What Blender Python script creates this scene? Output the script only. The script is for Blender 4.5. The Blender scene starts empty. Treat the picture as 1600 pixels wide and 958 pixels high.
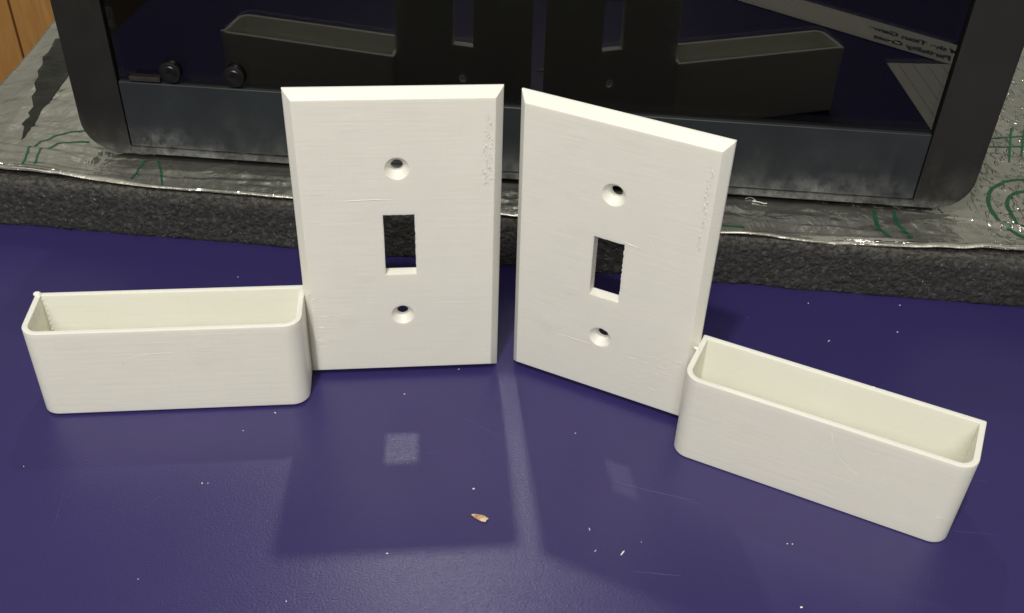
import bpy, bmesh, math, random
from mathutils import Vector, Matrix, noise
from mathutils.geometry import tessellate_polygon

random.seed(4)
MM = 0.001
R = math.radians
scene = bpy.context.scene
C = scene.collection

# ------------------------------------------------------------------ camera
CAM_H, PITCH, ROLL, F = 271.5877, 38.39554, 2.22566, 1666.359
cd_ = bpy.data.cameras.new('camera')
cam = bpy.data.objects.new('camera', cd_)
C.objects.link(cam)
cd_.sensor_width = 36.0
cd_.lens = F / 1600.0 * 36.0
cd_.clip_start = 0.01
cd_.clip_end = 50
_p, _r = R(PITCH), R(ROLL)
fw = Vector((0, math.cos(_p), -math.sin(_p)))
up0 = Vector((0, math.sin(_p), math.cos(_p)))
rt0 = Vector((1, 0, 0))
rt = rt0 * math.cos(_r) + up0 * math.sin(_r)
up = -rt0 * math.sin(_r) + up0 * math.cos(_r)
M = Matrix(((rt.x, up.x, -fw.x, 0), (rt.y, up.y, -fw.y, 0), (rt.z, up.z, -fw.z, CAM_H * MM), (0, 0, 0, 1)))
cam.matrix_world = M
scene.camera = cam

# ------------------------------------------------------------------ world, lamp, exposure
world = bpy.data.worlds.new('World')
scene.world = world
world.use_nodes = True
wb = world.node_tree.nodes['Background']
wb.inputs['Color'].default_value = (1.0, 0.93, 0.82, 1)
wb.inputs['Strength'].default_value = 0.26

ld = bpy.data.lights.new('room_lamp', 'POINT')
ld.energy = 23
ld.color = (1.0, 0.955, 0.86)
ld.shadow_soft_size = 0.022
lamp = bpy.data.objects.new('room_lamp', ld)
lamp.location = (-0.155, -0.188, 0.976)
C.objects.link(lamp)

# unseen broad fill light, added behind and above the camera to brighten the fronts
la = bpy.data.lights.new('added_soft_fill', 'AREA')
la.shape = 'DISK'
la.size = 0.8
la.energy = 25
la.color = (1.0, 0.96, 0.88)
soft = bpy.data.objects.new('added_soft_fill', la)
soft.location = (-0.2, -1.3, 1.6)
soft.rotation_euler = (Vector((0, 0.3, 0.03)) - soft.location).to_track_quat('-Z', 'Y').to_euler()
C.objects.link(soft)

# added lamp at the main lamp's mirror position, standing in for the door's reflection
lr = bpy.data.lights.new('door_bounce_stand_in', 'POINT')
lr.energy = 6.3
lr.color = (1.0, 0.97, 0.93)
lr.shadow_soft_size = 0.02
rear = bpy.data.objects.new('door_bounce_stand_in', lr)
rear.location = (-0.088, 0.977, 0.985)
C.objects.link(rear)

vs = scene.view_settings
vs.view_transform = 'Standard'
vs.look = 'None'
vs.exposure = 0.0
vs.gamma = 1.0
cy = scene.cycles
cy.use_adaptive_sampling = False
cy.use_denoising = True
cy.sample_clamp_indirect = 12
cy.blur_glossy = 0.0
cy.caustics_reflective = False
cy.diffuse_bounces = 8
cy.max_bounces = 10
cy.glossy_bounces = 6
cy.transparent_max_bounces = 8

# ------------------------------------------------------------------ helpers
def tag(o, label=None, cat=None, group=None, kind=None):
    if label: o['label'] = label
    if cat: o['category'] = cat
    if group: o['group'] = group
    if kind: o['kind'] = kind
    return o

def empty(name, loc=(0, 0, 0), rot=(0, 0, 0)):
    o = bpy.data.objects.new(name, None)
    o.empty_display_size = 0.01
    o.location = Vector(loc) * MM
    o.rotation_euler = rot
    C.objects.link(o)
    return o

def mk(name, verts, faces, mat, parent=None, smooth=False, scale=MM):
    me = bpy.data.meshes.new(name)
    me.from_pydata([Vector(v) * scale for v in verts], [], faces)
    me.update()
    if smooth:
        me.polygons.foreach_set('use_smooth', [True] * len(me.polygons))
    me.materials.append(mat)
    o = bpy.data.objects.new(name, me)
    C.objects.link(o)
    if parent: o.parent = parent
    return o

def mkbm(name, bm, mat, parent=None, smooth=False, sharp=None):
    bmesh.ops.recalc_face_normals(bm, faces=bm.faces)
    me = bpy.data.meshes.new(name)
    bm.to_mesh(me)
    bm.free()
    me.transform(Matrix.Scale(MM, 4))
    if smooth:
        me.polygons.foreach_set('use_smooth', [True] * len(me.polygons))
        if sharp: me.set_sharp_from_angle(angle=R(sharp))
    me.materials.append(mat)
    o = bpy.data.objects.new(name, me)
    C.objects.link(o)
    if parent: o.parent = parent
    if smooth: weighted(o)
    return o

def weighted(o):
    m = o.modifiers.new('weighted_normals', 'WEIGHTED_NORMAL')
    m.keep_sharp = True
    m.weight = 100

def bm_box(bm, x0, x1, y0, y1, z0, z1, bev=0.0, seg=2):
    r = bmesh.ops.create_cube(bm, size=1)
    for v in r['verts']:
        v.co = Vector(((x0 + x1) / 2 + v.co.x * (x1 - x0), (y0 + y1) / 2 + v.co.y * (y1 - y0), (z0 + z1) / 2 + v.co.z * (z1 - z0)))
    if bev:
        es = list({e for v in r['verts'] for e in v.link_edges})
        bmesh.ops.bevel(bm, geom=es, offset=bev, segments=seg, affect='EDGES', profile=0.5)

def box(name, x0, x1, y0, y1, z0, z1, mat, parent=None, bev=0.0, seg=2):
    bm = bmesh.new()
    bm_box(bm, x0, x1, y0, y1, z0, z1, bev, seg)
    return mkbm(name, bm, mat, parent, smooth=bool(bev), sharp=40)

def lathe(bm, prof, n=32, axis='z', center=(0, 0, 0)):
    """prof: list of (radius, height); closed solid when radius 0 ends."""
    rings = []
    for r, h in prof:
        ring = []
        if r < 1e-6:
            ring = [(0, 0, h)]
        else:
            ring = [(r * math.cos(2 * math.pi * k / n), r * math.sin(2 * math.pi * k / n), h) for k in range(n)]
        out = []
        for x, y, z in ring:
            if axis == 'y': x, y, z = x, z, y
            out.append(bm.verts.new((x + center[0], y + center[1], z + center[2])))
        rings.append(out)
    for a, b in zip(rings, rings[1:]):
        if len(a) == 1 and len(b) == 1: continue
        for k in range(n):
            k2 = (k + 1) % n
            if len(a) == 1: bm.faces.new((a[0], b[k], b[k2]))
            elif len(b) == 1: bm.faces.new((a[k], b[0], a[k2]))
            else: bm.faces.new((a[k], b[k], b[k2], a[k2]))

def tube_mesh(path, rad, n=8, taper=True):
    V, Fc = [], []
    m = len(path)
    for i, p in enumerate(path):
        p = Vector(p)
        d = (Vector(path[min(i + 1, m - 1)]) - Vector(path[max(i - 1, 0)])).normalized()
        a = d.cross(Vector((0, 0, 1)))
        if a.length < 1e-3: a = d.cross(Vector((0, 1, 0)))
        a.normalize(); b = d.cross(a)
        rr = rad(i / (m - 1)) if callable(rad) else rad
        for k in range(n):
            t = 2 * math.pi * k / n
            V.append(p + a * math.cos(t) * rr + b * math.sin(t) * rr)
    for i in range(m - 1):
        for k in range(n):
            k2 = (k + 1) % n
            Fc.append((i * n + k, (i + 1) * n + k, (i + 1) * n + k2, i * n + k2))
    Fc.append(tuple(range(n)))
    Fc.append(tuple((m - 1) * n + k for k in range(n - 1, -1, -1)))
    return V, Fc

# ------------------------------------------------------------------ materials
class NT:
    def __init__(s, name):
        s.m = bpy.data.materials.new(name)
        s.m.use_nodes = True
        s.t = s.m.node_tree
        s.b = s.t.nodes['Principled BSDF']
        s.out = s.t.nodes['Material Output']
    def n(s, typ, **kw):
        nd = s.t.nodes.new(typ)
        for k, v in kw.items():
            if k in nd.inputs and not hasattr(nd, k): nd.inputs[k].default_value = v
            else: setattr(nd, k, v)
        return nd
    def l(s, a, b): s.t.links.new(a, b)
    def coord(s, scale=(1, 1, 1), loc=(0, 0, 0), rot=(0, 0, 0)):
        tc = s.n('ShaderNodeTexCoord')
        mp = s.n('ShaderNodeMapping')
        mp.inputs['Scale'].default_value = scale
        mp.inputs['Location'].default_value = loc
        mp.inputs['Rotation'].default_value = rot
        s.l(tc.outputs['Object'], mp.inputs['Vector'])
        return mp.outputs['Vector']
    def noise(s, vec, scale, detail=3, rough=0.5, dist=0.0):
        nd = s.n('ShaderNodeTexNoise')
        nd.inputs['Scale'].default_value = scale
        nd.inputs['Detail'].default_value = detail
        nd.inputs['Roughness'].default_value = rough
        nd.inputs['Distortion'].default_value = dist
        s.l(vec, nd.inputs['Vector'])
        return nd.outputs['Fac']
    def voro(s, vec, scale, feature='F1', rnd=1.0):
        nd = s.n('ShaderNodeTexVoronoi', feature=feature)
        nd.inputs['Scale'].default_value = scale
        nd.inputs['Randomness'].default_value = rnd
        s.l(vec, nd.inputs['Vector'])
        return nd
    def ramp(s, fac, stops):
        nd = s.n('ShaderNodeValToRGB')
        e = nd.color_ramp.elements
        while len(e) < len(stops): e.new(0.5)
        for el, (p, c) in zip(e, stops):
            el.position = p
            el.color = (*c, 1) if isinstance(c, tuple) else (c, c, c, 1)
        s.l(fac, nd.inputs['Fac'])
        return nd.outputs['Color']
    def math(s, op, a, b=None, clamp=False):
        nd = s.n('ShaderNodeMath', operation=op, use_clamp=clamp)
        for i, x in enumerate((a, b)):
            if x is None: continue
            if isinstance(x, (int, float)): nd.inputs[i].default_value = x
            else: s.l(x, nd.inputs[i])
        return nd.outputs[0]
    def mix(s, fac, a, b, blend='MIX'):
        nd = s.n('ShaderNodeMix', data_type='RGBA', blend_type=blend)
        for i, x in ((0, fac), (6, a), (7, b)):
            if isinstance(x, (int, float)): nd.inputs[i].default_value = x
            elif isinstance(x, tuple): nd.inputs[i].default_value = (*x, 1)
            else: s.l(x, nd.inputs[i])
        return nd.outputs[2]
    def maprange(s, v, a, b, c=0.0, d=1.0):
        nd = s.n('ShaderNodeMapRange')
        for k, x in zip(range(1, 5), (a, b, c, d)): nd.inputs[k].default_value = x
        s.l(v, nd.inputs[0])
        return nd.outputs[0]
    def bump(s, h, dist, strength=1.0, prev=None):
        nd = s.n('ShaderNodeBump')
        nd.inputs['Strength'].default_value = strength
        nd.inputs['Distance'].default_value = dist
        s.l(h, nd.inputs['Height'])
        if prev: s.l(prev, nd.inputs['Normal'])
        s.l(nd.outputs[0], s.b.inputs['Normal'])
        return nd.outputs[0]
    def set(s, **kw):
        for k, v in kw.items():
            k = k.replace('_', ' ')
            inp = next(i for i in s.b.inputs if i.name.lower() == k.lower())
            if isinstance(v, tuple): inp.default_value = (*v, 1)
            elif isinstance(v, (int, float)): inp.default_value = v
            else: s.l(v, inp)
        return s

def plain(name, col, rough=0.5, metal=0.0, spec=0.5, var=0.12, scale=200, bumpd=0.00004):
    a = NT(name)
    v = a.coord()
    f = a.noise(v, scale, 4, 0.6)
    c = a.mix(a.maprange(f, 0.3, 0.7), tuple(x * (1 - var) for x in col), tuple(min(1, x * (1 + var)) for x in col))
    a.set(base_color=c, roughness=rough, metallic=metal)
    a.b.inputs['Specular IOR Level'].default_value = spec
    if bumpd: a.bump(a.noise(v, scale * 6, 3, 0.6), bumpd)
    return a.m

# table laminate
a = NT('purple_laminate')
v = a.coord()
big = a.noise(v, 9, 5, 0.6)
col = a.mix(a.maprange(big, 0.3, 0.7), (0.0285, 0.0215, 0.108), (0.034, 0.0255, 0.124))
# faint smears and fine dust
dust = a.math('MULTIPLY', a.maprange(a.noise(v, 2600, 2, 0.5), 0.68, 0.80), a.maprange(a.noise(v, 16, 4, 0.6), 0.42, 0.75))
col = a.mix(a.math('MULTIPLY', dust, 0.10), col, (0.5, 0.48, 0.5))
a.set(base_color=col)
rg = a.maprange(a.noise(v, 22, 5, 0.65), 0.3, 0.7, 0.285, 0.315)
a.set(roughness=rg)
a.b.inputs['Specular IOR Level'].default_value = 0.55
h1 = a.noise(a.coord((1, 1.3, 1)), 1450, 2, 0.5)
h2 = a.noise(a.coord((0.55, 1, 1), rot=(0, 0, 0.35)), 1900, 2, 0.6)
hh = a.math('ADD', a.math('MULTIPLY', h1, 0.6), a.math('MULTIPLY', h2, 0.5))
a.bump(hh, 0.00012, 1.0)
M_TABLE = a.m

# printed white plastic
def white_plastic(name, rotz=0.0):
    a = NT(name)
    v = a.coord()
    f = a.noise(v, 60, 4, 0.6)
    c = a.mix(a.maprange(f, 0.3, 0.7), (0.80, 0.80, 0.732), (0.825, 0.825, 0.755))
    a.set(base_color=c, roughness=a.maprange(a.noise(v, 130, 3, 0.6), 0.3, 0.7, 0.36, 0.5))
    a.b.inputs['Specular IOR Level'].default_value = 0.45
    a.b.inputs['Subsurface Weight'].default_value = 0.35
    a.b.inputs['Subsurface Radius'].default_value = (1.0, 0.9, 0.65)
    a.b.inputs['Subsurface Scale'].default_value = 0.0035
    lay = a.noise(a.coord((22, 22, 1300)), 1.0, 3, 0.65)          # layer lines: long in x, fine in z
    lay2 = a.noise(a.coord((60, 60, 700)), 1.0, 2, 0.5)
    vert = a.noise(a.coord((1500, 1500, 14)), 1.0, 2, 0.5)
    hh = a.math('ADD', a.math('MULTIPLY', lay, 0.55), a.math('ADD', a.math('MULTIPLY', lay2, 0.5), a.math('MULTIPLY', vert, 0.22)))
    b = a.bump(hh, 0.00014, 0.85)
    # patches of rough extrusion
    patch = a.maprange(a.noise(a.coord((1, 1, 1), loc=(3.1, 0, 1.7)), 30, 2, 0.5), 0.64, 0.74)
    rough = a.math('MULTIPLY', a.noise(a.coord((160, 160, 900)), 1.0, 4, 0.7, 0.6), patch)
    a.bump(rough, 0.00045, 0.8, prev=b)
    c = a.mix(a.maprange(lay, 0.35, 0.65, 0.0, 1.0), a.mix(1.0, c, (0.984, 0.984, 0.982), 'MULTIPLY'), c)
    a.set(base_color=c)
    return a.m
M_WHITE = white_plastic('printed_white_plastic')
M_RIDGE = plain('white_plastic_string', (0.82, 0.82, 0.755), 0.4, var=0.02)

# foam
a = NT('charcoal_foam')
v = a.coord()
vo = a.voro(v, 330)
cells = a.voro(v, 330)
edge = a.voro(v, 330, 'DISTANCE_TO_EDGE')
c1 = a.ramp(a.noise(v, 420, 5, 0.7), [(0.30, 0.016), (0.50, 0.038), (0.62, 0.080), (0.78, 0.17)])
hsv = a.n('ShaderNodeSeparateColor')
a.l(cells.outputs['Color'], hsv.inputs[0])
c2 = a.mix(a.maprange(hsv.outputs[0], 0.0, 1.0, 0.0, 0.7), c1, (0.032, 0.0315, 0.030))
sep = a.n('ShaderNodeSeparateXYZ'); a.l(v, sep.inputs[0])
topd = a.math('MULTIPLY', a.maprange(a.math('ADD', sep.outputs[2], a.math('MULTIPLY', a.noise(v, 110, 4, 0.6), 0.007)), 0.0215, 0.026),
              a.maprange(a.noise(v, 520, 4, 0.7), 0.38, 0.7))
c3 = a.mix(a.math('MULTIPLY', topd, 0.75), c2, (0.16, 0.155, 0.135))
spk = a.math('MULTIPLY', a.maprange(a.noise(a.coord(loc=(7, 3, 1)), 900, 1, 0.5), 0.72, 0.76), 1.0)
c4 = a.mix(spk, c3, (0.22, 0.21, 0.20))
a.set(base_color=c4, roughness=0.8)
a.b.inputs['Specular IOR Level'].default_value = 0.35
hh = a.math('ADD', a.math('MULTIPLY', edge.outputs['Distance'], 1.5), a.math('MULTIPLY', a.noise(v, 700, 5, 0.75), 0.9))
a.bump(hh, 0.0008, 1.0)
M_FOAM = a.m

# foil
a = NT('silver_foil')
v = a.coord()
c = a.mix(a.maprange(a.noise(v, 30, 4, 0.6), 0.35, 0.65), (0.52, 0.525, 0.475), (0.68, 0.685, 0.63))
a.set(base_color=c, metallic=0.88, roughness=a.maprange(a.noise(v, 45, 4, 0.65), 0.3, 0.7, 0.08, 0.20))
w1 = a.noise(v, 70, 3, 0.55, 0.8)
sx = a.n('ShaderNodeSeparateXYZ'); a.l(v, sx.inputs[0])
right = a.maprange(sx.outputs[0], 0.19, 0.215)
dash = a.math('MULTIPLY', a.maprange(a.noise(a.coord((1.0, 0.45, 1), rot=(0, 0, 0.35)), 420, 1, 0.4, 0.4), 0.55, 0.68), a.math('ADD', a.math('MULTIPLY', right, 0.9), 0.05))
cr = a.voro(a.coord((1, 0.6, 1)), 85, 'DISTANCE_TO_EDGE')
cr2 = a.voro(a.coord((0.7, 1.5, 1), loc=(2, 1, 0), rot=(0, 0, 0.5)), 38, 'DISTANCE_TO_EDGE')
crs = a.math('ADD', a.math('MINIMUM', cr.outputs['Distance'], 0.25), a.math('MULTIPLY', a.math('MINIMUM', cr2.outputs['Distance'], 0.3), 1.6))
wl = a.math('MULTIPLY', a.math('ADD', w1, a.math('MULTIPLY', crs, a.maprange(a.noise(v, 14, 2, 0.5), 0.4, 0.6))), 1.0)
b = a.bump(wl, 0.0026, 0.55)
b = a.bump(dash, 0.0011, 0.9, prev=b)
a.bump(a.noise(v, 900, 2, 0.6), 0.00012, 0.5, prev=b)
M_FOIL = a.m
M_PATCH = plain('painted_dark_reflection', (0.03, 0.031, 0.027), 0.28, 0.6, var=0.7, scale=60, bumpd=0.0003)  # dark reflection in the foil, put in as colour
M_EDGE = plain('pale_film_edge', (0.42, 0.42, 0.37), 0.36, 0.55, var=0.25, scale=160, bumpd=0.0002)
M_GREEN = plain('green_print', (0.012, 0.085, 0.038), 0.45, var=0.3, scale=500)

# machine plastics, with scuffs that gather near the lower edge
def machine_mat(name, col, scuff=0.0, rough=0.42):
    a = NT(name)
    v = a.coord()
    c = a.mix(a.maprange(a.noise(v, 25, 4, 0.6), 0.3, 0.7), tuple(x * 0.88 for x in col), tuple(x * 1.15 for x in col))
    r = a.maprange(a.noise(v, 60, 4, 0.65), 0.3, 0.7, rough - 0.06, rough + 0.08)
    if scuff:
        sx = a.n('ShaderNodeSeparateXYZ'); a.l(v, sx.inputs[0])
        low = a.maprange(sx.outputs[2], 0.016, 0.0, 0.0, 1.0)
        blot = a.maprange(a.noise(a.coord((1, 1, 1), loc=(1.3, 0, 0.4)), 26, 3, 0.6), 0.50, 0.66)
        streak = a.maprange(a.noise(a.coord((1.0, 1, 0.7), rot=(0, 0.6, 0)), 240, 6, 0.7), 0.38, 0.72)
        m = a.math('MULTIPLY', a.math('MULTIPLY', blot, streak), a.math('MULTIPLY', a.math('POWER', low, 1.2), 1.7))
        m2 = a.math('MULTIPLY', a.maprange(a.noise(a.coord((1, 1, 0.5), rot=(0, 0.4, 0)), 70, 6, 0.7), 0.52, 0.85), a.maprange(sx.outputs[2], 0.03, 0.0, 0.02, 0.20))
        edge = a.math('MULTIPLY', a.maprange(sx.outputs[2], 0.0055, 0.0015), a.maprange(a.noise(a.coord((1, 1, 1)), 190, 5, 0.75), 0.40, 0.75, 0.06, 0.6))
        tot = a.math('ADD', a.math('ADD', a.math('MULTIPLY', m, 1.0 * scuff), m2), edge, clamp=True)
        c = a.mix(tot, c, (0.38, 0.39, 0.39))
    a.set(base_color=c, roughness=r)
    a.b.inputs['Specular IOR Level'].default_value = 0.4
    a.bump(a.noise(v, 2200, 2, 0.5), 0.00003, 0.6)
    return a.m
M_FRAME = machine_mat('dark_frame_plastic', (0.0150, 0.0150, 0.0135), 0.35)
M_PANEL = machine_mat('slate_panel_plastic', (0.0215, 0.0262, 0.0290), 0.55, 0.38)
M_BODY = plain('black_body_plastic', (0.010, 0.010, 0.011), 0.5)
M_BLACK = plain('black_rubber', (0.0035, 0.0035, 0.004), 0.36, var=0.3)
M_INNER = plain('black_chamber_lining', (0.0025, 0.0027, 0.004), 0.9, spec=0.08)
M_STEEL = plain('worn_steel', (0.16, 0.15, 0.12), 0.4, 1.0)
M_WIRE = plain('dull_spring_wire', (0.45, 0.47, 0.48), 0.25, 1.0)

# door glass: smoked, sharp reflection
a = NT('smoked_glass')
t = a.t
t.nodes.remove(a.b)
tr = a.n('ShaderNodeBsdfTransparent'); tr.inputs[0].default_value = (0.33, 0.34, 0.35, 1)
gl = a.n('ShaderNodeBsdfGlossy'); gl.inputs['Roughness'].default_value = 0.0; gl.inputs[0].default_value = (1, 1, 1, 1)
fr = a.n('ShaderNodeFresnel'); fr.inputs[0].default_value = 1.62
mx = a.n('ShaderNodeMixShader')
a.l(fr.outputs[0], mx.inputs[0]); a.l(tr.outputs[0], mx.inputs[1]); a.l(gl.outputs[0], mx.inputs[2])
a.l(mx.outputs[0], a.out.inputs[0])
M_GLASS = a.m

# wood
a = NT('varnished_wood')
v = a.coord((1, 1, 0.12))
f = a.noise(v, 60, 6, 0.6, 1.5)
f2 = a.noise(v, 400, 3, 0.6)
c = a.mix(a.maprange(f, 0.3, 0.7), (0.42, 0.21, 0.065), (0.58, 0.31, 0.10))
c = a.mix(a.math('MULTIPLY', f2, 0.3), c, (0.2, 0.09, 0.03))
a.set(base_color=c, roughness=0.45)
M_WOOD = a.m
M_GAP = plain('dark_groove', (0.02, 0.012, 0.006), 0.8)
M_WALL = plain('grey_wall_paint', (0.30, 0.31, 0.28), 0.7, scale=8)
M_FLOOR = plain('brown_floor', (0.10, 0.075, 0.05), 0.6, scale=20)
M_PAPER = plain('notepaper', (0.72, 0.71, 0.62), 0.75, var=0.03, scale=40)
M_INK = plain('blue_black_ink', (0.02, 0.03, 0.09), 0.6)
M_SPECK = plain('white_shaving', (0.80, 0.79, 0.78), 0.5, var=0.03)
M_SCR = plain('scratch_whitened', (0.085, 0.072, 0.19), 0.5)
M_SCR2 = plain('scratch_strong', (0.13, 0.115, 0.24), 0.5)
a = NT('tan_flake')
v = a.coord()
c = a.ramp(a.noise(v, 700, 3, 0.6), [(0.35, (0.30, 0.13, 0.05)), (0.5, (0.55, 0.38, 0.22)), (0.65, (0.72, 0.60, 0.42))])
a.set(base_color=c, roughness=0.6)
M_FLAKE = a.m

# ------------------------------------------------------------------ setting
table = box('table_top', -262, 900, -420, 712, -24, 0, M_TABLE, bev=1.0)
tag(table, 'glossy purple laminate table top', kind='structure')
for k, pts in enumerate([
    [(-32.9, 286.3), (-21.9, 280.8), (-10, 273), (-0.9, 267.0)], [(37.2, 249.0), (50.0, 245.0), (63.7, 241.8)],
    [(-143.9, 218.4), (-144.6, 228), (-146.0, 235.8)], [(-122.0, 223.4), (-112.2, 236.2)],
    [(41.3, 211.4), (56.3, 210.4)], [(147.2, 233.0), (162.6, 231.9)], [(162.9, 256.1), (167.2, 255.4)],
    [(55.3, 243.3), (66.7, 239.7)], [(-28.5, 258.7), (-22.6, 259.9)]]):
    V, Fc = [], []
    q = []
    for (x0, y0), (x1, y1) in zip(pts, pts[1:]):
        n = max(3, int(math.hypot(x1 - x0, y1 - y0) / 1.2))
        q += [(x0 + (x1 - x0) * i / n + random.uniform(-.1, .1), y0 + (y1 - y0) * i / n + random.uniform(-.1, .1)) for i in range(n)]
    q.append(pts[-1])
    for i, (x, y) in enumerate(q):
        j0, j1 = max(i - 1, 0), min(i + 1, len(q) - 1)
        d = Vector((q[j1][0] - q[j0][0], q[j1][1] - q[j0][1], 0)).normalized()
        nn = Vector((-d.y, d.x, 0))
        w = 0.055 * random.uniform(0.3, 1.1) * (0.25 + max(0.0, math.sin(math.pi * i / (len(q) - 1))) ** 0.6)
        V += [Vector((x, y, 0.02)) + nn * w, Vector((x, y, 0.045)), Vector((x, y, 0.02)) - nn * w]
    for i in range(len(q) - 1):
        b = i * 3
        Fc += [(b, b + 1, b + 4, b + 3), (b + 1, b + 2, b + 5, b + 4)]
    mk('scratch', V, Fc, M_SCR2 if k in (1, 4) else M_SCR, table)

floor = box('floor', -3000, 3000, -3000, 1220, -760, -740, M_FLOOR)
tag(floor, kind='structure')
wall = box('wall', -1800, 1800, 1250, 1300, -740, 2200, M_WALL)
tag(wall, kind='structure')
gx = -338.0
k = 0
box('panel_backing', -900, 1200, 1244, 1249.6, -735, -60, M_GAP, wall)
x = gx - 5 * 96.0
while x < 1200:
    box('wood_plank', x + 1.3, x + 96 - 1.3, 1230, 1243, -735, -55, M_WOOD, wall, bev=1.5)
    x += 96
    k += 1

# ------------------------------------------------------------------ foam slab
FY = R(-4.14)
foam_root = empty('foam_slab', (0, 370.3, 0), (0, 0, FY))
tag(foam_root, 'thick charcoal foam slab with a crumbly cut edge on the purple table under the foil', 'foam slab')
def foam_front(name):
    nx, nz = 620, 22
    V, Fc = [], []
    x0, x1 = -252, 330
    for j in range(nz + 8):
        for i in range(nx + 1):
            x = x0 + (x1 - x0) * i / nx
            if j <= nz:
                z = 23.6 * j / nz; y = 0.0
            else:
                z = 23.6; y = (j - nz) * 1.6
            h = noise.noise(Vector((x * 0.045, 3, z * 0.05))) * 1.0 + noise.noise(Vector((x * 0.35, z * 0.35, 1))) * 0.55 + noise.noise(Vector((x * 1.1, z * 1.1, 5))) * 0.45
            top = max(0.0, (z - 16) / 7.6)
            wav = noise.noise(Vector((x * 0.02, 9, 0))) * 0.9 + noise.noise(Vector((x * 0.22, 2, 0))) * 0.45 + noise.noise(Vector((x * 0.9, 2, 4))) * 0.25
            if j <= nz:
                yy = h * 1.0 + top * top * 0.9 * (1 + 1.5 * noise.noise(Vector((x * 0.15, 0, 7))))
                zz = z + wav * top
                if j == 0: zz = 0.05 + max(0, noise.noise(Vector((x * .12, 0, 3)))) * 0.8; yy += 0.6
            else:
                yy = y + h * 0.4 + 0.9
                zz = z + wav + noise.noise(Vector((x * 0.5, y * .5, 2))) * 0.35
            V.append((x, yy, zz))
    W_ = nx + 1
    for j in range(nz + 7):
        for i in range(nx):
            Fc.append((j * W_ + i, j * W_ + i + 1, (j + 1) * W_ + i + 1, (j + 1) * W_ + i))
    return mk(name, V, Fc, M_FOAM, foam_root, smooth=True)
foam_front('cut_edge')
box('foam_core', -252, 330, 3.0, 318, 0.05, 23.0, M_FOAM, foam_root, bev=1.0)

# ------------------------------------------------------------------ foil sheet
LEAF = (-229.5, 416.0, -243.0, 530.0)
def foil_h(x, y):
    """x,y world mm; front edge of slab runs at yaw FY."""
    t = (y - 370.3) * math.cos(FY) - x * math.sin(FY) * -1.0
    t = (y - (370.3 + x * math.tan(FY)))
    z = 24.9
    front = math.exp(-max(t, 0) / 14.0)
    z += front * (0.7 * noise.noise(Vector((x * 0.035, t * 0.10, 0))) + 0.5)
    # long folds running along the slab edge
    z += 1.25 * (1 - abs(noise.noise(Vector((x * 0.011, t * 0.15, 4))))*2) * math.exp(-max(t - 6, 0) / 30.0) - 0.5
    z += 0.35 * abs(noise.noise(Vector((x * 0.05 + t * .05, t * 0.33, 8))))
    z += 0.75 * abs(noise.noise(Vector((x * 0.055, t * 0.06, 41)))) + 0.38 * abs(noise.noise(Vector((x * 0.14 + 3, t * 0.16, 43)))) * min(1, max(t, 0) / 8)
    # slow bulge left of the machine
    left = max(0.0, min(1.0, (-178 - x) / 40.0))
    z += left * (2.2 + 2.6 * noise.noise(Vector((x * 0.028, t * 0.013, 11))) + 0.5*math.sin(t*0.05))
    right = max(0.0, min(1.0, (x - 188) / 30.0))
    z += right * (0.6 + 1.5 * noise.noise(Vector((x * 0.03, t * 0.02, 15))))
    # raised leaf shaped fold left of the machine
    ax, ay, bx, by = LEAF
    dx, dy = bx - ax, by - ay; L2 = dx * dx + dy * dy
    s_ = ((x - ax) * dx + (y - ay) * dy) / L2
    if 0 < s_ < 1:
        off = (x - ax - dx * s_) + 1.6 * noise.noise(Vector((0, y * 0.12, 3)))
        wr = 4 + 19 * math.sin(math.pi * min(1, s_ * 0.8))
        hgt = 2.5 * math.sin(math.pi * min(1, s_ * 0.85)) ** 0.8
        if off >= 0: z += hgt * max(0, 1 - off / wr)
        else: z += hgt * max(0.0, 1 + off / 13.0) ** 1.6
    # lift at both outer corners of the front edge
    z += math.exp(-max(t, 0) / 16.0) * (1.6 * max(0, (-150 - x) / 100.0) + 1.7 * max(0, (x - 120) / 100.0))
    # sharp crease at both ends
    z += 1.8 * max(0, 1 - abs(t - 19 + 0.10 * (x + 220)) / 2.2) * max(0.0, min(1.0, (-185 - x) / 25.0))
    z += 2.4 * max(0, 1 - abs(t - 27 + 0.22 * (x - 180)) / 2.2) * max(0.0, min(1.0, (x - 172) / 20.0))
    return z
foil_root = empty('foil_sheet', (0, 0, 0))
tag(foil_root, 'crinkled silver foil sheet with green printed lines between the foam slab and the black machine', 'foil sheet')
V, Fc = [], []
NX, NY = 520, 150
for j in range(NY + 1):
    tt = -1.0 + 312 * (j / NY) ** 1.6
    for i in range(NX + 1):
        x = -253 + 580 * i / NX
        edge = noise.noise(Vector((x * 0.018, 0, 21))) * 2.0 + noise.noise(Vector((x * 0.08, 0, 23))) * 0.6
        base = 1.6 + edge + 0.0
        if x > 150: base += (x - 150) * 0.045
        if x < -150: base += (-150 - x) * 0.03
        t = tt + base * max(0, 1 - tt / 40.0)
        y = 370.3 + x * math.tan(FY) + t
        z = foil_h(x, y)
        lip = 1.1 + 1.3 * max(0, noise.noise(Vector((x * 0.022, 0, 31)))) + (0.7 if x < -180 or x > 130 else 0)
        if j <= 4: z = foil_h(x, 371 + x * math.tan(FY)) - 0.1 - lip * 0.8 * (1 - j / 4.0) + lip * 0.45; y = 370.3 + x * math.tan(FY) + base - 1.0 + lip * j / 4.0
        V.append((x, y, z))
W_ = NX + 1
for j in range(NY):
    for i in range(NX):
        Fc.append((j * W_ + i, j * W_ + i + 1, (j + 1) * W_ + i + 1, (j + 1) * W_ + i))
foil = mk('foil_surface', V, Fc, M_FOIL, foil_root, smooth=True)
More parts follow.
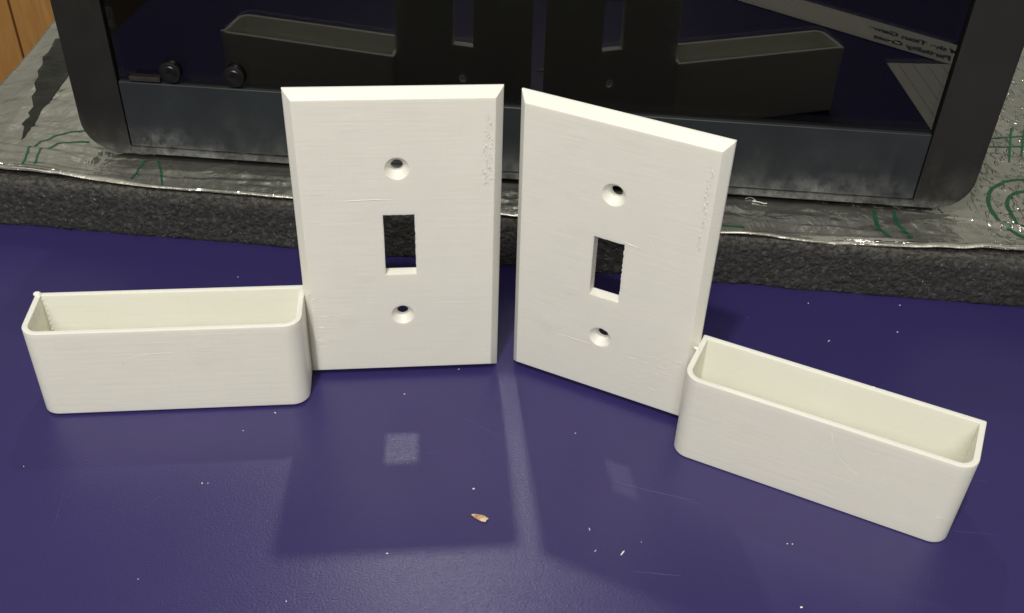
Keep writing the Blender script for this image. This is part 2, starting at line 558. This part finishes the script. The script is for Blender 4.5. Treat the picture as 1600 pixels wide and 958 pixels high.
sm = foil.modifiers.new('thickness', 'SOLIDIFY'); sm.thickness = 0.00045; sm.offset = -1

# jagged leaf shaped dark patch: the machine's reflection painted onto the foil
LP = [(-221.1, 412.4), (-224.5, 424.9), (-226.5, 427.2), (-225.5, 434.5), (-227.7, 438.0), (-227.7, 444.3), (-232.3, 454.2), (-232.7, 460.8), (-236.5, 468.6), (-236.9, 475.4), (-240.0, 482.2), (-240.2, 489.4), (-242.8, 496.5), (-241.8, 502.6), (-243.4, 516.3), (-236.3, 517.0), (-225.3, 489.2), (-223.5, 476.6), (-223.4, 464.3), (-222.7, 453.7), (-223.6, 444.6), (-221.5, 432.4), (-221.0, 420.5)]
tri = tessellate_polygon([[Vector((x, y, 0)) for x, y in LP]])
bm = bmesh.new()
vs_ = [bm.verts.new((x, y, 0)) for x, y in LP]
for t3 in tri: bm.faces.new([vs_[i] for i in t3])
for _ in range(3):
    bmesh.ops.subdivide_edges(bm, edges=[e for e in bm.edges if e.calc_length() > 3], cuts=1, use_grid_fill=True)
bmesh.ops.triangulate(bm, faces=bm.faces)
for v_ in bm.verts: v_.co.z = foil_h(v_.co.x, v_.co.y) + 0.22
mkbm('dark_reflection_patch', bm, M_PATCH, foil_root, True)

# pale folded strip along the front edge
V, Fc = [], []
N = 560
for i in range(N + 1):
    x = -253 + 580 * i / N
    edge = noise.noise(Vector((x * 0.018, 0, 21))) * 2.0 + noise.noise(Vector((x * 0.08, 0, 23))) * 0.6
    base = 1.6 + edge + (max(0, x - 150) * 0.045) + max(0, -150 - x) * 0.03
    w = 0.25 + 2.2 * max(0, noise.noise(Vector((x * 0.02, 4, 31))) + 0.25) + 0.4 * noise.noise(Vector((x * 0.3, 4, 1)))
    yb = 370.3 + x * math.tan(FY)
    zt = foil_h(x, yb + 1) + 0.75 + 0.25 * noise.noise(Vector((x * 0.06, 0, 2)))
    for f, dz in ((0.0, -0.85), (0.25, -0.45), (0.6, -0.12), (1.0, 0.02), (1.25, -0.25)):
        V.append((x, yb + base - 1.7 + w * f, zt + w * dz * 0.7))
for i in range(N):
    for k in range(4):
        b = i * 5 + k
        Fc.append((b, b + 5, b + 6, b + 1))
mk('folded_edge', V, Fc, M_EDGE, foil_root, smooth=True)

G = [[(-211.8, 390.9), (-214.1, 404.3), (-210.3, 414.7), (-204.4, 422.1), (-196.3, 425.7)],
     [(-207.2, 391.8), (-208.8, 401.9), (-204.6, 410.6), (-199, 415), (-192.2, 416.1)],
     [(-164.5, 386.6), (-164.4, 396.1), (-163.8, 403.7)],
     [(-150.5, 383.5), (-154.4, 395.2), (-158.3, 404.1)],
     [(230.5, 417.3), (219.4, 414.3), (210.7, 407.8), (205.9, 399), (204.1, 387.8), (205.4, 377.1), (208.7, 371.2), (213.3, 369.2)],
     [(230.5, 406.8), (219.7, 404.2), (213.7, 397.5), (211.6, 387.3), (212.1, 376.1), (215.6, 374)],
     [(226.0, 454.7), (248.5, 457.8)], [(221.6, 446), (245.0, 448.0)], [(238.6, 465.1), (226.4, 432.1)], [(244, 463), (234, 438)],
     [(152.8, 386), (151.5, 374.3), (152.7, 368.3), (154.3, 364.2)],
     [(161.1, 386), (160.5, 375.9), (161.9, 370.3), (163, 364.6)],
     [(-91.2, 381.9), (-82.8, 380.2)], [(60, 372), (72, 369.6), (95, 368.8)]]
def catmull(p, n=8):
    out = []
    for i in range(len(p) - 1):
        p0, p1, p2, p3 = p[max(i - 1, 0)], p[i], p[i + 1], p[min(i + 2, len(p) - 1)]
        for k in range(n):
            t = k / n
            out.append(tuple(0.5 * (2 * b + (c - a_) * t + (2 * a_ - 5 * b + 4 * c - d) * t * t + (3 * b - a_ - 3 * c + d) * t ** 3)
                             for a_, b, c, d in zip(p0, p1, p2, p3)))
    out.append(tuple(p[-1]))
    return out
for pts in G:
    q = catmull(pts, 14)
    V, Fc = [], []
    for i, (x, y) in enumerate(q):
        j0, j1 = max(i - 1, 0), min(i + 1, len(q) - 1)
        d = Vector((q[j1][0] - q[j0][0], q[j1][1] - q[j0][1], 0)).normalized()
        nn = Vector((-d.y, d.x, 0)) * ((0.85 if len(pts) > 5 or pts[0][0] > 140 and pts[0][1] < 400 else 0.5) + 0.12 * noise.noise(Vector((x, y, 0))))
        for s in (1, 0, -1):
            px, py = x + nn.x * s, y + nn.y * s
            V.append((px, py, foil_h(px, py) + 0.16))
    for i in range(len(q) - 1):
        b = i * 3
        Fc += [(b, b + 1, b + 4, b + 3), (b + 1, b + 2, b + 5, b + 4)]
    mk('printed_line', V, Fc, M_GREEN, foil_root)

# ------------------------------------------------------------------ machine
# local frame: x along the door, y into the machine (0 = glass plane), z up from its underside
MYAW = R(-3.279)
MZ = 28.9
mach = empty('machine', (0, 395.25, MZ), (0, 0, MYAW))
tag(mach, 'black machine with a smoked glass door and slate lower panel standing on silver foil', 'machine')
XL, XR, XI0, XI1, MH, MD = -189.5, 191.0, -168.8, 167.6, 108.0, 300.0
PZ = 34.6   # top of lower panel
def rrect(x0, x1, z0, z1, r, n=8):
    pts = []
    for cx, cz, a0 in ((x1 - r, z0 + r, -90), (x1 - r, z1 - r, 0), (x0 + r, z1 - r, 90), (x0 + r, z0 + r, 180)):
        for k in range(n + 1):
            t = R(a0 + 90 * k / n)
            pts.append((cx + r * math.cos(t), cz + r * math.sin(t)))
    return pts
def frame_mesh(y0, y1, outer, inner, bev=1.0):
    n = len(outer)
    V = []
    cx = sum(p[0] for p in outer) / n; cz = sum(p[1] for p in outer) / n
    def sh(ps, d):
        out = []
        for i, p in enumerate(ps):
            a_, b_ = ps[i - 1], ps[(i + 1) % n]
            tx, tz = b_[0] - a_[0], b_[1] - a_[1]
            L = math.hypot(tx, tz) or 1
            out.append((p[0] - tz / L * d, p[1] + tx / L * d))
        return out
    rings = [([(x, y1, z) for x, z in outer]), [(x, y0 + bev, z) for x, z in outer],
             [(x, y0 + bev * .3, z) for x, z in sh(outer, bev * .3)], [(x, y0, z) for x, z in sh(outer, bev)],
             [(x, y0, z) for x, z in inner], [(x, y1, z) for x, z in inner]]
    for r_ in rings: V += r_
    Fc = []
    for k in range(len(rings)):
        k2 = (k + 1) % len(rings)
        for i in range(n):
            i2 = (i + 1) % n
            Fc.append((k * n + i, k * n + i2, k2 * n + i2, k2 * n + i))
    return V, Fc
outer = rrect(XL, XR, 0, MH, 15)
inner = rrect(XI0, XI1, 3.6, MH - 6, 0.6)
V, Fc = frame_mesh(-1.6, 22, outer, inner, 1.2)
fr_o = mk('front_frame', V, Fc, M_FRAME, mach, smooth=True)
fr_o.data.set_sharp_from_angle(angle=R(30))
weighted(fr_o)
# body behind the frame
V, Fc = frame_mesh(22.3, MD, rrect(XL + 2, XR - 2, 2, MH - 2, 14), rrect(XI0, XI1, 5.5, MH - 6, 0.6), 0.6)
bo = mk('body_shell', V, Fc, M_BODY, mach, smooth=True)
bo.data.set_sharp_from_angle(angle=R(30))
weighted(bo)
box('rear_panel', XI0 - 4, XI1 + 4, MD - 6, MD - 2, 3, MH - 3, M_INNER, mach)
box('chamber_floor', XI0 + .2, XI1 - .2, 9, MD - 7, 6, 20, M_INNER, mach)
# lower panel
bm = bmesh.new(); bm_box(bm, XI0 + 0.35, XI1 - 0.35, -1.35, 7.5, 4.0, PZ, 0.5, 3)
mkbm('lower_panel', bm, M_PANEL, mach, True, 30)
# narrow gasket
box('door_seal', XI0 + .3, XI1 - .3, 0.6, 4.0, PZ + 0.1, PZ + 1.6, M_BLACK, mach)
# glass door
box('glass_door', XI0 + 1.0, XI1 - 1.0, 0.0, 3.0, PZ + 1.7, MH - 7, M_GLASS, mach)
box('hinge_plate', -163.2, -150.2, -1.6, 0.0, PZ + 0.9, PZ + 2.9, M_STEEL, mach, bev=0.2)
for hx in (-145.2, -118.4):
    bm = bmesh.new()
    lathe(bm, [(0, -1.6), (0.7, -1.6), (1.0, -2.2), (2.6, -2.4), (3.0, -2.1), (3.6, -2.2), (4.3, -1.9), (4.6, -1.3), (4.6, 0), (0, 0)], 40, 'y', (hx, 0, 40.4))
    mkbm('round_stopper', bm, M_BLACK, mach, True, 35)
for fx in (XL + 40, XR - 40):
    for fy in (45, MD - 30):
        bm = bmesh.new(); lathe(bm, [(0, -3.2), (8, -3.2), (9, 0.2), (9, 2.2), (0, 2.2)], 24, 'z', (fx, fy, 0))
        mkbm('foot', bm, M_BLACK, mach, True, 35)
# adjusting spring seen through the glass
path = []
for k in range(16 * 17):
    t = k / 16
    a_ = 2 * math.pi * t
    path.append((144.5 + 3.4 * math.cos(a_) + t * .16, 19 + 3.4 * math.sin(a_), 42 + t * 1.75))
V, Fc = tube_mesh(path, 0.33, 6)
mk('spring', V, Fc, M_WIRE, mach, smooth=True)
bm = bmesh.new(); lathe(bm, [(0, 20), (5.5, 20), (6.0, 39.5), (5.6, 41.2), (0, 41.4)], 32, 'z', (144.5, 19, 0))
mkbm('spring_seat', bm, M_BLACK, mach, True, 35)

# ------------------------------------------------------------------ switch plate holders
W, HP, CI, CDP, TW, TH, SP_ = 70.0, 115.6, 2.77, 3.18, 10.8, 24.8, 60.3
BL, BD, BH, BT, BR, WT = 93.6, 15.76, 36.3, 8.4, 6.0, 2.0

def plate_mesh(name, seed):
    rng = random.Random(seed)
    # profile of the edge: front face inset by the chamfer, then a thin straight rim
    TK = 4.2
    bm = bmesh.new()
    def ring(inset, y, z0=0.0):
        return [bm.verts.new((sx * (W / 2 - inset), y, (inset + z0) if sz < 0 else HP - inset)) for sx, sz in ((-1, -1), (1, -1), (1, 1), (-1, 1))]
    prof = [(CI + 0.25, 0.0), (CI - 0.05, 0.10), (0.45, CDP - 0.4), (0.12, CDP), (0.0, CDP + 0.3), (0.0, TK)]
    rings = [ring(i, y) for i, y in prof]
    bm.faces.new(rings[0])
    for a_, b_ in zip(rings, rings[1:]):
        for k in range(4):
            bm.faces.new((a_[k], a_[(k + 1) % 4], b_[(k + 1) % 4], b_[k]))
    bm.faces.new(list(reversed(rings[-1])))
    plate = mkbm(name, bm, M_WHITE)
    cutters = []
    # toggle opening, slightly ragged
    bm = bmesh.new()
    z0, z1 = HP / 2 - TH / 2, HP / 2 + TH / 2
    out = []
    for (xa, za), (xb, zb), n, amp in (((-TW/2, z0), (TW/2, z0), 3, 0.04), ((TW/2, z0), (TW/2, z1), 26, 0.16), ((TW/2, z1), (-TW/2, z1), 9, 0.22), ((-TW/2, z1), (-TW/2, z0), 8, 0.05)):
        for k in range(n):
            t = k / n
            out.append((xa + (xb - xa) * t + (rng.uniform(-amp, amp) if xa == xb and k else 0), za + (zb - za) * t + (-abs(rng.uniform(-amp, amp)) if za == zb and k else 0)))
    lo = [bm.verts.new((x, -2, z)) for x, z in out]
    hi = [bm.verts.new((x, TK + 2, z)) for x, z in out]
    bm.faces.new(lo); bm.faces.new(list(reversed(hi)))
    for k in range(len(out)):
        bm.faces.new((lo[k], lo[(k + 1) % len(out)], hi[(k + 1) % len(out)], hi[k]))
    cutters.append(mkbm('cut', bm, M_WHITE))
    for s in (1, -1):
        bm = bmesh.new()
        lathe(bm, [(0, -1), (5.35, -1), (4.15, 0.0), (4.0, 0.15), (2.1, 2.6), (2.05, TK + 1), (0, TK + 1)], 48, 'y', (0, 0, HP / 2 + s * SP_ / 2))
        cutters.append(mkbm('cut', bm, M_WHITE))
    for c_ in cutters:
        m = plate.modifiers.new('b', 'BOOLEAN'); m.operation = 'DIFFERENCE'; m.solver = 'EXACT'; m.object = c_
    bpy.context.view_layer.update()
    dg = bpy.context.evaluated_depsgraph_get()
    me = bpy.data.meshes.new_from_object(plate.evaluated_get(dg))
    old = plate.data
    plate.modifiers.clear()
    plate.data = me
    bpy.data.meshes.remove(old)
    for c_ in cutters: bpy.data.objects.remove(c_)
    me.polygons.foreach_set('use_smooth', [True] * len(me.polygons))
    me.set_sharp_from_angle(angle=R(22))
    weighted(plate)
    return plate

def ridges(name, lines, parent):
    """raised strings of plastic left by the printer, half sunk in the face; points (u, w)"""
    V, Fc = [], []
    for pts, r in lines:
        path = [(u, -0.0, w) for u, w in pts]
        v, f = tube_mesh(path, lambda t, r=r: 1.5 * r * (0.35 + 0.65 * math.sin(math.pi * max(0.02, min(.98, t)))), 6)
        o = len(V)
        V += [Vector((p.x, p.y * 0.5, p.z)) for p in v]; Fc += [tuple(i + o for i in q) for q in f]
    return mk(name, V, Fc, M_RIDGE, parent, smooth=True)

def tray_mesh(name, s, seed):
    """s = side (+1 tray on the right of the plate)"""
    rng = random.Random(seed)
    S, E = W / 2 - 0.2, W / 2 + BL
    def outline(off, n=9):
        x0, x1 = S + off, E - off
        yb, yf = BT - off, -BD + off
        r = BR - off
        pts = []
        for cx, a0 in ((x0 + r, 180), (x1 - r, 270)):
            for k in range(n + 1):
                t = R(a0 + 90 * k / n)
                pts.append((cx + r * math.cos(t), yf + r + r * math.sin(t)))
        rb = max(0.15, 0.45 - off * .1)
        for cx, a0 in ((x1 - rb, 0), (x0 + rb, 90)):
            for k in range(4):
                t = R(a0 + 90 * k / 3)
                pts.append((cx + rb * math.cos(t), yb - rb + rb * math.sin(t)))
        return pts
    def sub(ps, step=1.6):
        out = []
        for i, p in enumerate(ps):
            q = ps[(i + 1) % len(ps)]
            out.append(p)
            d = math.hypot(q[0] - p[0], q[1] - p[1])
            n = int(d / step) if d > 4 else 0
            n = len(range(n))
            for k in range(1, n): out.append((p[0] + (q[0] - p[0]) * k / n, p[1] + (q[1] - p[1]) * k / n))
        return out
    base_o, base_i = outline(0.0), outline(WT)
    V, Fc = [], []
    n = len(base_o)
    prof = [(base_o, 0.3, 0.25), (base_o, 0.0, 0.0)]
    rings = []
    def add(off, z):
        ps = outline(off)
        rings.append(len(V)); V.extend([(s * x, y, z) for x, y in ps])
    add(0.35, 0.0); add(0.0, 0.4)
    for k in range(1, 8): add(0.0, BH * k / 8)
    add(0.0, BH - 0.35); add(0.12, BH - 0.1); add(0.35, BH)
    add(WT - 0.3, BH); add(WT - .06, BH - 0.12); add(WT, BH - 0.4)
    for k in range(6, 0, -1): add(WT, 2.5 + (BH - 3) * k / 7)
    add(WT, 2.6); add(WT + .5, 2.0)
    for a_, b_ in zip(rings, rings[1:]):
        for i in range(n):
            i2 = (i + 1) % n
            Fc.append((a_ + i, a_ + i2, b_ + i2, b_ + i))
    Fc.append(tuple(rings[0] + i for i in reversed(range(n))))
    Fc.append(tuple(rings[-1] + i for i in range(n)))
    if s < 0: Fc = [tuple(reversed(f)) for f in Fc]
    o = mk(name, V, Fc, M_WHITE, smooth=True)
    o.data.set_sharp_from_angle(angle=R(35))
    weighted(o)
    return o

def jag(u, w0, w1, amp, n, rng, slope=0.0):
    return [(u + slope * k / n + rng.uniform(-amp, amp), w0 + (w1 - w0) * k / n) for k in range(n + 1)]

def holder(side, loc, yaw, tilt, seed, label, zoff):
    root = empty('switch_plate_holder', (loc[0], loc[1], zoff), (-R(tilt), 0, 0))
    root.rotation_mode = 'XYZ'
    root.rotation_euler = (Matrix.Rotation(R(yaw), 3, 'Z') @ Matrix.Rotation(-R(tilt), 3, 'X')).to_euler()
    tag(root, label, 'switch plate')
    p = plate_mesh('face_plate', seed); p.parent = root
    t = tray_mesh('tray', side, seed); t.parent = root
    rng = random.Random(seed + 50)
    L = []
    # wavy scars near the upper outer edge: short slanted dashes
    ue = W / 2 - 3.4 if side < 0 else W / 2 - 4.2
    w = HP - 8
    while w > HP - (34 if side < 0 else 40):
        for c in range(2 if side < 0 else 1):
            u0 = ue - rng.uniform(0.2, 3.2 if side < 0 else 1.6)
            ln = rng.uniform(0.9, 2.0)
            L.append(([(u0, w), (u0 + rng.uniform(-.1, .6), w - ln * .5), (u0 + rng.uniform(-.4, .5), w - ln)], rng.uniform(0.07, 0.13)))
        w -= rng.uniform(0.8, 1.5)
    if side < 0:
        L.append((jag(-22.5, 70.2, 70.2, 0, 2, rng) if False else [(-22.6 + 22.0 * k / 16, 76.0 + rng.uniform(-.12, .12) + .3 * k / 16) for k in range(17)], 0.13))
        for k in range(22):     # layered frays above the tray joint
            u = -W / 2 + rng.uniform(2.0, 5.5); w = rng.uniform(12, 36); ln = rng.uniform(1.5, 7)
            L.append(([(u, w), (u + ln * .5, w + rng.uniform(-.2, .2)), (u + ln, w + rng.uniform(-.3, .3))], rng.uniform(0.05, 0.11)))
        for k in range(16):     # vertical bead along the left chamfer
            w = 36 + k * 1.5 + rng.uniform(-.5, .5)
            L.append(([(-W / 2 + 3.0, w), (-W / 2 + 3.1, w + rng.uniform(.5, 1.2))], 0.10))
        L.append(([(12 + 20.5 * k / 8, 32.6 + rng.uniform(-.05, .05)) for k in range(9)], 0.05))
        L.append(([(26.5, 67.4), (27.1, 67.7), (27.8, 67.3)], 0.12))
    else:
        L.append(([(4.5, 71.5), (6.2, 71.0), (7.6, 70.6), (9.5, 70.6), (11.2, 70.0)], 0.14))
        L.append(([(5.0, 70.6), (6.6, 70.2), (7.4, 71.2)], 0.10))
        L.append(([(13.6, 75.4), (15.0, 72.2), (15.9, 69.5), (16.6, 68.7), (19.5, 68.9)], 0.07))
        L.append(([(-17.5 + 16.5 * k / 12, 23.2 + rng.uniform(-.08, .08)) for k in range(13)], 0.10))
        for k in range(26):
            u = rng.uniform(8, 30); w = 8 + (u - 8) * .45 + rng.uniform(-3, 16); ln = rng.uniform(1.5, 6)
            ln = min(ln, 31 - u) if u < 29 else 1.0
            if w < 4: continue
            L.append(([(u, w), (u + ln * .5, w + rng.uniform(-.25, .25)), (u + ln, w + rng.uniform(-.2, .5))], rng.uniform(0.04, 0.09)))
    tag(ridges('printing_flaws', L, root), kind='stuff')
    # fine strings on the tray front
    T_ = []
    ss = -1 if side < 0 else 1
    if side < 0:
        T_.append([(-W / 2 - 62 + 1.2 * k, 22 + 3.8 * (1 - math.exp(-k / 2.5)) + 0.05 * k) for k in range(16)])
    else:
        T_.append([(W / 2 + 50 + .9 * k, 33 - 9.5 * (1 - math.exp(-k / 3.0)) - .35 * k) for k in range(14)])
        T_.append([(W / 2 + 86.5, 12.0), (W / 2 + 88.0, 12.4), (W / 2 + 90, 12.2)])
    for pts in T_:
        V, Fc = tube_mesh([(u, -BD - 0.0, w) for u, w in pts], 0.06, 6)
        mk('stray_strand', V, Fc, M_RIDGE, root, smooth=True)
    # blob at the outer back corner of the left tray; small beads on the rims
    bm = bmesh.new()
    if side < 0:
        for (u, y, w, r) in [(-W / 2 - BL + .7, BT - 1.0, BH + .1, 1.15), (-W / 2 - BL + 1.5, BT - 2.2, BH - .1, .7)]:
            mt = Matrix.Translation((u, y, w)) @ Matrix.Diagonal((1.2, 1, .75, 1))
            bmesh.ops.create_icosphere(bm, subdivisions=3, radius=r, matrix=mt)
        for k in range(7):
            mt = Matrix.Translation((-W / 2 - BL + 2.5 + rng.uniform(0, .6), BT - 2.2, BH - 1.5 - k * 2.2))
            bmesh.ops.create_icosphere(bm, subdivisions=2, radius=rng.uniform(.2, .38), matrix=mt)
        for k in range(12):
            mt = Matrix.Translation((-W / 2 - WT - .1, BT - 2.4 - k * .02, BH - 1 - k * 1.5))
            bmesh.ops.create_icosphere(bm, subdivisions=2, radius=rng.uniform(.12, .25), matrix=mt)
        for u, w in ((-W/2 + 2.2, 38.0), (-W/2+3.6, 35.5)):
            bmesh.ops.create_icosphere(bm, subdivisions=2, radius=.28, matrix=Matrix.Translation((u, 0, w)))
    else:
        for k in range(9):
            mt = Matrix.Translation((W / 2 + BL - WT - .1, BT - 4 - rng.uniform(0, 2), BH - 5 - k * 1.1))
            bmesh.ops.create_icosphere(bm, subdivisions=2, radius=rng.uniform(.12, .22), matrix=mt)
        bmesh.ops.create_icosphere(bm, subdivisions=2, radius=.7, matrix=Matrix.Translation((W / 2 - .2, -.3, BH + .3)) @ Matrix.Diagonal((1.6, 1, .8, 1)))
        bmesh.ops.create_icosphere(bm, subdivisions=2, radius=.3, matrix=Matrix.Translation((W / 2 + 58, BT - .5, BH)))
    tag(mkbm('plastic_blob', bm, M_RIDGE, root, True), kind='stuff')
    return root

holder(-1, (-39.32, 299.57), 6.56, 1.35, 11, 'white plastic switch plate facing straight ahead, its open tray joined at its left', 0.38)
holder(+1, (31.92, 292.20), -23.96, -1.11, 12, 'white plastic switch plate turned at an angle, its open tray joined at its right', 0.38)

# ------------------------------------------------------------------ crumbs on the table
S = [(-10.5, 243.1, 2, 'white crumb just above the tan flake'), (-101.5, 240.9, 1.5, 'larger of two paired white crumbs in front of the left tray'),
     (-99.6, 241.0, 1, 'smaller of two paired white crumbs in front of the left tray'), (-36.4, 214.7, 1.8, 'curled white crumb below the bright square patch near the bottom edge'),
     (29.6, 218.9, 1.8, 'white crumb left of the slanted white sliver'), (38.3, 218.5, 3.6, 'slanted white sliver, the longest on the purple table'),
     (28.0, 227.7, 2, 'thin upright white shaving above two crumbs in front of the right plate'), (44.6, 223.2, 1, 'tiny crumb up and right of the slanted white sliver'),
     (91.9, 224.8, 1.3, 'left of two twin crumbs below the right tray'), (93.6, 224.8, 1.3, 'right of two twin crumbs below the right tray'),
     (127.0, 328.4, 2.4, 'bright elongated crumb behind the right tray'), (156.3, 335.8, 1.6, 'white crumb behind the right tray towards the foam'),
     (123.5, 352.6, 1.5, 'white crumb near the foam slab right of the right plate'), (162.0, 353.7, 1.5, 'white crumb close to the foam slab at far right'),
     (24.4, 271.2, 1.2, 'small crumb under the right plate bottom edge'),
     (-38.5, 288.1, 1.4, 'short white crumb in front of the left plate'), (-83.9, 275.7, 1.5, 'white crumb below the right end of the left tray'),
     (-93.3, 266.1, 1.2, 'white crumb on the light patch under the left tray'), (-163.0, 245.3, 1, 'lone small crumb at the left margin'),
     (-111.1, 201.3, 1, 'small crumb near the bottom edge at left'), (-64.6, 195.3, 1.2, 'crumb at the bottom edge left of the glare'),
     (91.9, 200.4, 2, 'flat white crumb at the bottom edge right of centre'), (-115.3, 355.4, 1.3, 'white crumb behind the left tray near the left plate'), (-19.3, 303.0, 1.3, 'tiny shaving touching the foot of the left plate')]
for i, (x, y, sz, lab) in enumerate(S):
    rng = random.Random(100 + i)
    bm = bmesh.new()
    bmesh.ops.create_icosphere(bm, subdivisions=2, radius=0.5)
    long = 'shaving' in lab or 'sliver' in lab or 'elongated' in lab
    sx = sz * 0.23; sy = sx * (0.32 if long else 0.62); szz = sx * 0.35
    if long: sx *= 1.3
    ang = rng.uniform(0, math.pi)
    if 'sliver' in lab: ang = R(55)
    if 'upright' in lab: ang = R(105)
    if 'elongated' in lab: ang = R(45)
    for v_ in bm.verts:
        nn = 1 + 0.5 * noise.noise(v_.co * 2.5 + Vector((i * 3.1, 0, 0)))
        v_.co = Vector((v_.co.x * sx * 2 * nn, v_.co.y * sy * 2 * nn + (0.5 * (v_.co.x) ** 2 * sx if 'curled' in lab else 0), max(v_.co.z, -0.3) * szz * 2 * nn))
    o = mkbm('plastic_crumb', bm, M_SPECK, None, True)
    o.location = (x * MM, y * MM, (szz * 0.3 + 0.02) * MM)
    o.rotation_euler = (0, 0, ang)
    tag(o, lab, 'crumb', 'white plastic crumbs on the table')

# tan flake
bm = bmesh.new()
pts = [(-2.9, 1.2), (-1.6, 1.5), (-.2, 1.1), (1.2, .8), (2.3, -.1), (2.9, -.4), (2.2, -1.0), (2.0, -1.8), (.7, -1.6), (-.4, -.9), (-1.5, -.2)]
nb = []
for h in (0.1, 0.45):
    nb.append([bm.verts.new((x, y, h + 0.25 * abs(noise.noise(Vector((x, y, 3)))) + (0.25 if x > 1 else 0))) for x, y in pts])
cv = bm.verts.new((0.1, -.1, 1.0))
for k in range(len(pts)):
    k2 = (k + 1) % len(pts)
    bm.faces.new((nb[0][k], nb[0][k2], nb[1][k2], nb[1][k])); bm.faces.new((nb[1][k], nb[1][k2], cv))
bm.faces.new(list(reversed(nb[0])))
o = mkbm('tan_flake', bm, M_FLAKE)
o.location = (-7.8 * MM, 230.4 * MM, 0)
tag(o, 'small tan and cream flake lying on the purple table below the left plate', 'flake')

# thread on the foil
pth = catmull([(98.6, 391.2), (101, 392.4), (103, 390.4), (101.5, 389.6), (104, 389.0), (106.2, 387.9), (107.4, 388.1)], 6)
V, Fc = tube_mesh([(x, y, foil_h(x, y) + .5) for x, y in pth], 0.22, 6)
o = mk('plastic_thread', V, Fc, M_SPECK, None, True)
tag(o, 'curly white plastic thread lying on the foil under the machine', 'thread')

# ------------------------------------------------------------------ papers lying right of the frame, seen mirrored in the door
def text_on(parent, body, x, y, rot, size, mat):
    cu = bpy.data.curves.new('t', 'FONT')
    cu.body = body; cu.size = size * MM; cu.shear = 0.3; cu.offset = 0.00042
    ob = bpy.data.objects.new('t', cu); C.objects.link(ob)
    bpy.context.view_layer.update()
    me = bpy.data.meshes.new_from_object(ob.evaluated_get(bpy.context.evaluated_depsgraph_get()))
    bpy.data.objects.remove(ob)
    # hand wobble
    for v_ in me.vertices:
        v_.co.y += 0.0006 * noise.noise(Vector((v_.co.x * 60, 0, 0)))
        v_.co.x += 0.0004 * noise.noise(Vector((v_.co.y * 150, v_.co.x * 90, 0)))
    me.materials.clear(); me.materials.append(mat)
    o = bpy.data.objects.new('handwriting', me); C.objects.link(o)
    o.parent = parent
    o.location = (x * MM, y * MM, 0.25 * MM); o.rotation_euler = (0, 0, rot)
    return o
def slab(name, x0, x1, y0, y1, z0, z1, mat, parent):
    return box(name, x0, x1, y0, y1, z0, z1, mat, parent)
sa = math.atan2(44.0, 89.0)
strip = empty('paper_strip', (121.2, 110.2, 0.3), (0, 0, math.atan2(65, 112)))
tag(strip, 'handwritten paper strip mirrored in the upper right of the dark glass door', 'paper')
# local: x along the strip, y across; y=0 is its edge nearer the door
slab('paper', -90, 165, -28, 1.5, 0.0, 0.2, M_PAPER, strip)
text_on(strip, 'e of the Titan Game', 132, -14.5, math.pi, 7.8, M_INK)
text_on(strip, 'Partiality Cross', 124, -3.5, math.pi, 7.8, M_INK)
sheet = empty('ruled_sheet', (192, 181, 0.1), (0, 0, R(-9)))
tag(sheet, 'pale ruled sheet mirrored in the lower right corner of the glass door', 'paper')
slab('paper', 0, 75, -1, 84, 0.0, 0.2, M_PAPER, sheet)
for k in range(8):
    slab('ruled_line', 6.5 + 8.5 * k, 6.75 + 8.5 * k, 1, 83, 0.21, 0.26, M_INK, sheet)
print('built')
